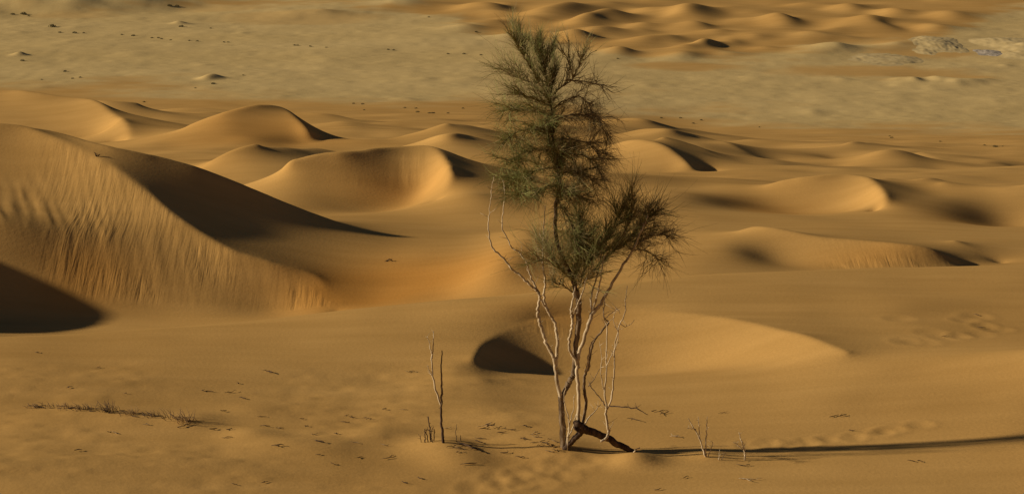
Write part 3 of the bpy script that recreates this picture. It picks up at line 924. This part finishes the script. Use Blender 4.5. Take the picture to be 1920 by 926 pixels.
b4 = ground_at(1137, 826)
dead = empty('dead_sapling', at(1137, 824, TYD - .2))
tag(dead, 'slender leafless pale sapling with curved foot rising beside the fallen log', 'sapling')
for k, (pts, r, mat) in enumerate([
    ([(1126, 827, -.28), (1137, 821, -.24), (1141, 811, -.2), (1139, 800, -.2), (1136, 775, -.2), (1138, 762, -.2)], [5, 5, 4.5, 4], M_PALE),
    ([(1138, 764, -.2), (1127, 748, -.18), (1113, 731, -.15), (1103, 719, -.12)], [3, 2, 1.5], M_BARK),
    ([(1137, 764, -.2), (1134, 735, -.2), (1137, 700, -.18), (1137, 660, -.15), (1138, 613, -.12), (1133, 598, -.1), (1133, 560, -.1)], [3.5, 3, 2.5, 2, 1.2], M_PALE),
    ([(1139, 766, -.2), (1146, 750, -.24), (1150, 721, -.26), (1152, 690, -.26), (1152, 656, -.24), (1156, 633, -.22), (1162, 607, -.2), (1172, 584, -.2), (1173, 559, -.2), (1176, 535, -.2)], [3.5, 3, 2.5, 2.2, 2, 1], M_PALE),
    ([(1141, 760, -.2), (1168, 762, -.35), (1191, 765, -.45), (1201, 769, -.5), (1215, 777, -.55)], [2.6, 2.4, 2, 1], M_DARK),
    ([(1137, 685, -.17), (1150, 660, -.2), (1160, 640, -.22)], [2, 1.5, 1], M_PALE),
    ([(1103, 724, -.12), (1116, 706, -.15), (1128, 686, -.18)], [2, 1.5, 1], M_BARK),
    ([(1162, 607, -.2), (1175, 612, -.2), (1190, 600, -.2)], [1.5, 1.2, .8], M_PALE),
    ([(1152, 656, -.24), (1160, 628, -.3), (1150, 600, -.32), (1156, 575, -.33)], [1.6, 1.2, .8], M_PALE),
    ([(1141, 813, -.2), (1146, 800, -.22), (1150, 790, -.22)], [1.5, .8], M_PALE),
    ([(1134, 735, -.2), (1126, 700, -.22), (1128, 670, -.22), (1124, 640, -.22)], [1.8, 1.4, .8], M_PALE),
    ([(1133, 598, -.1), (1145, 588, -.1), (1158, 580, -.1), (1163, 588, -.1)], [1.6, 1.3, .8], M_PALE)]):
    stem(pts, r, mat, 'stem' if k else 'trunk', dead, seed=40 + k, wob=.005, sides=6)


# ------------------------------------------------------------------ dry saplings and shrubs round the tree
def dry_shrub(name, label, cat, foot, lines, mat, seed):
    g = ground_at(*foot)
    e = empty(name, g)
    tag(e, label, cat)
    for k, (pts, r) in enumerate(lines):
        L = limb([(p[0], p[1], (p[2] if len(p) > 2 else 0)) for p in pts], g.y, seed=seed + k, wob=.005)
        low = pts[0][1] > foot[1] - 6
        if low: L[0, 2] = min(L[0, 2], float(height(L[0, 0], L[0, 1]))) - .03
        mb = MB(); mb.tube(L, [q * PX * .5 for q in r], 5)
        rs = np.random.RandomState(seed + k + 50)
        for _ in range(int(len(L) * .25)):
            i = rs.randint(1, len(L))
            d = np.array([rs.uniform(-1, 1), rs.uniform(-1, 1), rs.uniform(.1, 1)]); d /= np.linalg.norm(d)
            ln = rs.uniform(.02, .07)
            mb.tube([L[i], L[i] + d * ln * .5, L[i] + d * ln], [.003, .0015], 3)
        mb.build('stem', mat if not isinstance(mat, (list, tuple)) else mat[k % len(mat)], e)
    return e


dry_shrub('dead_sapling', 'thin leafless sapling with reddish foot and two upright shoots left of the tree', 'sapling', (832, 830),
          [([(832, 832), (828, 794), (827, 759)], [6, 5, 4]), ([(827, 762), (829, 730), (827, 697), (829, 657)], [4.5, 4, 3, 2]),
           ([(827, 760), (816, 722), (810, 687), (812, 649), (813, 620)], [4, 3.5, 3, 2, 1.5]), ([(811, 705), (806, 697), (801, 684)], [2, 1.5, 1]),
           ([(811, 672), (808, 655), (802, 630)], [2, 2, 1])], [M_DARK, M_BARK, M_PALE, M_PALE, M_PALE], 300)
dry_shrub('dry_shrub', 'knee-high clump of dark bare stalks just left of the thin sapling', 'shrub', (806, 828),
          [([(808, 829), (806, 803), (803, 780)], [3, 2.5, 2]), ([(797, 829), (797, 812), (796, 803)], [2.2, 1.5]), ([(814, 829), (814, 815), (815, 805)], [2, 1.4]),
           ([(803, 829), (800, 815), (799, 806), (811, 808)], [2, 1.2]), ([(790, 829, .05), (788, 815, .05)], [1.6, 1]), ([(811, 829, -.05), (808, 812, -.05), (812, 800, -.05)], [1.8, 1])], M_DARK, 320)
dry_shrub('dry_shrub', 'two short bare stalks just right of the thin sapling', 'shrub', (860, 826),
          [([(855, 826), (855, 808), (856, 795)], [1.6, 1.2, .8]), ([(864, 828), (864, 815)], [1.6, 1])], M_BARK, 330)
dry_shrub('dry_shrub', 'pale dry shrub of thin upright stalks beside the long shadow', 'shrub', (1324, 856),
          [([(1324, 857), (1317, 838), (1309, 815), (1298, 797), (1290, 783)], [3.4, 2.5, 2, 1.2]), ([(1324, 856), (1323, 830), (1325, 805), (1326, 780)], [3, 2.4, 2, 1]),
           ([(1320, 845), (1313, 825), (1311, 800), (1309, 780)], [2.4, 2, 1]), ([(1326, 857), (1334, 840), (1337, 828)], [2, 1]), ([(1305, 805), (1296, 803), (1288, 802)], [1.6, .8])], M_PALE, 340)
dry_shrub('dry_shrub', 'small pale dry shrub at the right of the stalky shrub in the shadow stripe', 'shrub', (1396, 862),
          [([(1397, 863), (1394, 838), (1389, 822), (1386, 810)], [2.6, 2, 1.2]), ([(1396, 860), (1397, 842), (1395, 830)], [2, 1]), ([(1392, 842), (1380, 832), (1374, 828)], [1.5, .8])], M_PALE, 350)
dry_shrub('dry_shrub', 'tiny pair of pale stalks between the two pale dry shrubs', 'shrub', (1350, 862),
          [([(1348, 863), (1349, 850)], [1.8, 1]), ([(1352, 863), (1359, 849)], [1.8, 1])], M_PALE, 360)
dry_shrub('dry_shrub', 'tiny dark dead twig poking out of the valley sand beyond the plateau', 'twig', (730, 490),
          [([(724, 491), (730, 486), (738, 490)], [3, 4, 2]), ([(718, 491), (728, 488)], [2, 2])], M_DARK, 365)
dry_shrub('dry_shrub', 'dark little shrub on the sharp brink of the big left dune', 'shrub', (182, 294),
          [([(182, 296), (179, 290), (177, 286)], [5, 3, 2]), ([(183, 296), (185, 291), (188, 290)], [4, 2]), ([(181, 296), (182, 288)], [3, 2])], M_DARK, 370)

# ------------------------------------------------------------------ row of dry grass tufts at the left
GT = 'dry grass tufts in a row on the left'
names = ['first', 'second', 'third', 'fourth', 'fifth', 'sixth', 'seventh', 'eighth', 'ninth', 'tenth']
for k, (u, v, h, n) in enumerate([(58, 764, 11, 10), (76, 763, 12, 12), (96, 763, 10, 7), (122, 764, 13, 14), (158, 768, 17, 20), (206, 772, 26, 26), (250, 777, 17, 18), (284, 780, 12, 16), (326, 784, 24, 10), (352, 790, 30, 22)]):
    g = ground_at(u, v)
    e = empty('dry_grass_tuft', g)
    tag(e, 'dry brown grass tuft, %s from the left in the low row' % names[k], 'grass tuft', GT)
    rs = np.random.RandomState(400 + k)
    mb = MB()
    for j in range(int(n * 1.6)):
        p = np.array([g.x + rs.randn() * .07, g.y + rs.randn() * .05, 0]); p[2] = float(height(p[0], p[1])) - .01
        d = np.array([-.30 + rs.randn() * .45, rs.randn() * .35, .6 + rs.rand() * .9]); d /= np.linalg.norm(d)
        ln = h * PX * rs.uniform(.4, 1.35)
        mb.tube([p, p + d * ln * .5, p + d * ln + np.array([-.02, 0, -.15 * ln])], [.0035, .003, .0012], 3)
    mb.build('blades', M_DARK if k % 3 else M_STRAW, e)['kind'] = 'stuff'
    mb = MB()
    for j in range(3):
        p = np.array([g.x + rs.uniform(-.05, .16), g.y + rs.randn() * .05, 0]); p[2] = float(height(p[0], p[1])) + .006
        a = rs.uniform(-.5, .5)
        mb.tube([p, p + np.array([math.cos(a), math.sin(a), .02]) * rs.uniform(.05, .12)], [.005, .003], 4)
    mb.build('root_litter', M_DARK, e)['kind'] = 'stuff'

# ------------------------------------------------------------------ sticks and litter lying on the sand
STK = 'small dark sticks littering the sand'


def stick(u, v, lp, ang, mat, label, cat, group=None, seed=0, thick=1.0, name='dry_stick'):
    g = ground_at(u, v)
    rs = np.random.RandomState(seed)
    mb = MB()
    ln = lp * PX
    n = 5
    P = []
    for t in np.linspace(-.5, .5, n):
        x = g.x + math.cos(ang) * ln * t + rs.randn() * .008; y = g.y + math.sin(ang) * ln * t * 2 + rs.randn() * .008
        P.append((x, y, float(height(x, y)) + .008 * thick + abs(rs.randn()) * .006))
    th = .62 * thick
    mb.tube(np.array(P) - np.array(g), [.003 * th, .008 * th, .003 * th], 5)
    for k in range(rs.randint(0, 4)):
        i = rs.randint(0, n); a_ = ang + rs.uniform(-1.2, 1.2) + (math.pi if rs.rand() < .3 else 0)
        l_ = ln * rs.uniform(.15, .5)
        q = np.array(P[i]) - np.array(g)
        e_ = np.array([math.cos(a_) * l_, math.sin(a_) * l_ * 1.5, 0.0])
        e_[2] = float(height(g.x + q[0] + e_[0], g.y + q[1] + e_[1])) - g.z - q[2] + rs.uniform(.004, .03)
        mb.tube([q, q + e_ * .5 + rs.randn(3) * .006, q + e_], [.0045 * th, .0035 * th, .0015 * th], 4)
    me = mb.mesh(name); me.materials.append(mat)
    return tag(link(name, me, None, g), label, cat, group)


spots = [(130, 727), (235, 738), (390, 735), (430, 737), (455, 748), (505, 698), (448, 720), (420, 772), (490, 782), (500, 800), (525, 803), (430, 806), (400, 806), (425, 821), (520, 837), (565, 786),
         (575, 800), (590, 815), (600, 829), (650, 780), (648, 792), (660, 783), (690, 785), (720, 768), (757, 769), (630, 814), (665, 830), (720, 834), (728, 860), (735, 855), (628, 872), (597, 853), (495, 905),
         (440, 909), (788, 898), (758, 905), (675, 858), (920, 798), (905, 805), (940, 812), (985, 800), (1005, 812), (1015, 828), (985, 824), (900, 823), (880, 870), (870, 836), (862, 842), (880, 838), (890, 842), (945, 850), (1085, 845), (1030, 848), (975, 858), (1225, 772),
         (1240, 772), (1188, 787), (1245, 776), (1355, 775), (1565, 781), (1580, 780), (1597, 808), (1710, 865), (1725, 866), (1390, 873), (1402, 873), (1232, 918), (1285, 896), (146, 845), (205, 811), (215, 812), (275, 797), (345, 800), (70, 662), (185, 690), (770, 698), (1840, 615), (1770, 632), (1832, 592),
         (1012, 836), (1024, 833), (1036, 838), (1042, 829), (1000, 830), (1048, 846), (1030, 824), (885, 834), (858, 848), (905, 848), (896, 829), (846, 838), (1008, 820), (960, 806), (935, 803)]
ORD = ['first', 'second', 'third', 'fourth', 'fifth', 'sixth', 'seventh', 'eighth', 'ninth', 'tenth', 'eleventh', 'twelfth', 'thirteenth', 'fourteenth', 'fifteenth', 'sixteenth',
       'seventeenth', 'eighteenth', 'nineteenth', 'twentieth', 'twenty-first', 'twenty-second', 'twenty-third', 'twenty-fourth', 'twenty-fifth', 'twenty-sixth', 'twenty-seventh', 'twenty-eighth', 'twenty-ninth', 'thirtieth'] + ['thirty-' + w for w in ('first', 'second', 'third', 'fourth', 'fifth', 'sixth', 'seventh', 'eighth', 'ninth')] + ['fortieth'] + ['forty-' + w for w in ('first', 'second', 'third', 'fourth', 'fifth', 'sixth')]


def stick_zone(u, v):
    if u > 1640 and v < 700: return 'among the footprints far right of the tree'
    if u > 1060: return 'on the sand right of the tree'
    if u > 835: return 'between the thin sapling and the tree'
    if v > 845: return 'on the smooth sand at the bottom left'
    if u < 380 or v < 745: return 'around the row of grass tufts' if v > 745 else 'on the sand above the row of grass tufts'
    return 'between the grass row and the thin sapling'


zones = {}
for q in sorted(spots): zones.setdefault(stick_zone(*q), []).append(q)
rs = random.Random(8)
for k, (u, v) in enumerate(spots):
    zn = stick_zone(u, v); no = ORD[zones[zn].index((u, v))]
    big = k in (2, 3, 4, 5, 12, 14, 18, 45, 46, 47, 48, 49)
    stick(u, v, rs.uniform(8, 20) * (1.7 if big else 1), rs.uniform(-.5, .5), M_DARK if rs.random() < .8 else M_BARK,
          'dark dry stick %s, %s from the left' % (zn, no), 'stick', STK, 500 + k, rs.uniform(.8, 1.5) * (1.2 if big else 1))
stick(912, 797, 26, .5, M_PALE, 'forked pale stick standing out of the litter between sapling and tree', 'stick', None, 601, 1.3)
stick(1268, 820, 22, -.1, M_PALE, 'bleached stick lying beyond the long shadow right of the tree', 'stick', None, 602, 1.3)
stick(1400, 899, 34, -.1, M_PALE, 'bleached stick lying near the bottom of the view right of the tree', 'stick', None, 603, 1.3)
stick(836, 804, 12, 0, M_PALE, 'short bleached stick at the foot of the thin sapling', 'stick', None, 604, 1.2)
stick(1003, 816, 14, .2, M_PALE, 'short bleached stick among dark litter left of the trunk', 'stick', None, 605, 1.2)
stick(875, 838, 46, -.35, M_DARK, 'dark heap of broken twigs right of the thin sapling', 'twigs', None, 606, 2.2)

# ------------------------------------------------------------------ far shrubs on the plain
def shrub_meshes():
    out = []
    for k in range(4):
        r = np.random.RandomState(700 + k)
        st = MB(); lf = MB()
        for j in range(9):
            a = r.uniform(0, 6.28); d = np.array([math.cos(a) * r.uniform(.2, .9), math.sin(a) * r.uniform(.2, .9), r.uniform(.4, 1)])
            st.tube([np.zeros(3), d * .5, d * .8], [.03, .02, .01], 3)
        for j in range(170):
            a = r.uniform(0, 6.28); q = r.rand() ** .5
            c = np.array([math.cos(a) * q, math.sin(a) * q, r.uniform(.08, .95) * (1.05 - .7 * q * q)])
            u_ = r.randn(3); u_ /= np.linalg.norm(u_); w_ = np.cross(u_, r.randn(3)); w_ /= np.linalg.norm(w_)
            b = len(lf.v); z = r.uniform(.09, .2)
            lf.v += [c + u_ * z, c + w_ * z * .5, c - u_ * z, c - w_ * z * .5]
            lf.f.append((b, b + 1, b + 2, b + 3))
        a_ = st.mesh('stems'); a_.materials.append(M_DARK); b_ = lf.mesh('foliage', False); b_.materials.append(M_SHRUB)
        out.append((a_, b_))
    return out


SHR = shrub_meshes()
shr = [(24, 27, 9), (44, 27, 13), (54, 30, 6), (98, 50, 15), (112, 61, 7), (140, 62, 9), (157, 62, 6), (228, 65, 6), (250, 67, 8), (285, 71, 6), (297, 71, 6), (303, 73, 6), (320, 75, 5), (355, 76, 5), (370, 77, 6), (420, 79, 5), (428, 79, 5), (318, 11, 10), (332, 12, 9), (340, 50, 10), (395, 53, 5),
       (552, 85, 6), (558, 85, 6), (582, 87, 6), (612, 89, 5), (728, 93, 6), (738, 94, 6), (840, 101, 6), (870, 101, 7), (902, 103, 6), (42, 114, 9), (122, 134, 8), (136, 147, 6), (150, 145, 6), (78, 149, 4), (366, 165, 5), (456, 141, 5), (400, 157, 9), (804, 32, 5), (893, 60, 7),
       (270, 191, 6), (663, 194, 6), (680, 195, 7), (683, 206, 5), (759, 202, 6), (780, 203, 6), (783, 210, 8), (805, 212, 7), (812, 212, 8), (840, 212, 6), (868, 203, 6),
       (1158, 110, 5), (1240, 221, 6), (1276, 221, 6), (1315, 225, 6), (1300, 231, 6), (1672, 258, 7), (1668, 255, 5), (1763, 265, 5), (1846, 272, 6), (1866, 275, 10), (1424, 238, 4), (1880, 274, 4)]
def shrub_zone(u, v):
    if u > 920: return 'at the far dune edge right of the tree'
    if v > 185: return 'at the far dune edge left of the tree'
    if 60 < v < 105: return 'in the dotted line across the gravel plain'
    if v <= 60: return 'on the gravel plain above the dotted line'
    return 'on the gravel plain below the dotted line'


szones = {}
for q in sorted(shr): szones.setdefault(shrub_zone(q[0], q[1]), []).append(q[:2])
rs = random.Random(21)
for k, (u, v, w) in enumerate(shr):
    g = ground_at(u, v + 1)
    e = empty('desert_shrub', g)
    sc = w / F * g.y * .5
    a_, b_ = SHR[k % 4]
    for nm, me in (('stems', a_), ('foliage', b_)):
        o = bpy.data.objects.new(nm, me); COL.objects.link(o); o.parent = e
    e.scale = (sc, sc, sc * .8); e.rotation_euler = (0, 0, rs.uniform(0, 6.28))
    zn = shrub_zone(u, v); no = ORD[szones[zn].index((u, v))]
    lab, grp = 'small dark shrub %s, %s from the left' % (zn, no), 'shrubs ' + zn
    if (u, v) == (98, 50): lab, grp = 'largest dark shrub on the gravel plain at upper left', None
    if (u, v) == (1866, 275): lab, grp = 'darkest round shrub on the sand at the far right edge', None
    tag(e, lab, 'shrub', grp)


# ------------------------------------------------------------------ pale rock outcrops beyond the plain
def outcrop(u, v, rx, ry, h, label, mat, seed, name='rock_outcrop', rough=1.0):
    g = ground_at(u, v)
    r = 70
    a = np.linspace(-1.25, 1.25, r)
    A, B = np.meshgrid(a, a)
    X = A * rx; Y = B * ry
    d = np.sqrt(A * A + B * B) + .55 * vnoise(A * 1.5 + seed, B * 1.5, seed)
    prof_ = np.clip(1 - d, 0, 1)
    p_ = prof_ * prof_ * (3 - 2 * prof_)
    Z = h * p_ + np.clip(prof_ * 3, 0, 1) * h * rough * (.5 * np.abs(vnoise(X * .9, Y * .5, seed + 1)) + .3 * np.abs(vnoise(X * 2.4, Y * 1.3, seed + 2)) + .2 * vnoise(X * 5, Y * 3, seed + 3))
    Z = Z - .035
    GZ_ = height(X + g.x, Y + g.y) - g.z
    me = mesh_from_grid(name, X, Y, Z + GZ_)
    me.materials.append(mat)
    return tag(link(name, me, None, g), label, 'rocks')


outcrop(1757, 84, 3.0, 7.0, .24, 'pale crumbling rock outcrop where the far dunes meet the plain', M_ROCK, 5, rough=.9)
outcrop(1922, 94, 4.4, 9.0, .7, 'smooth pale rocky mound at the right edge beyond the plain', M_ROCK, 8, rough=.3)
outcrop(1858, 100, 2.0, 2.6, .16, 'patch of grey scree between the two pale outcrops', M_GREY, 12, 'scree_patch')
outcrop(1650, 112, 4.2, 5.5, .16, 'low pale ribbed rock shelf on the plain below the outcrops', M_ROCK, 15, 'rock_shelf', .9)
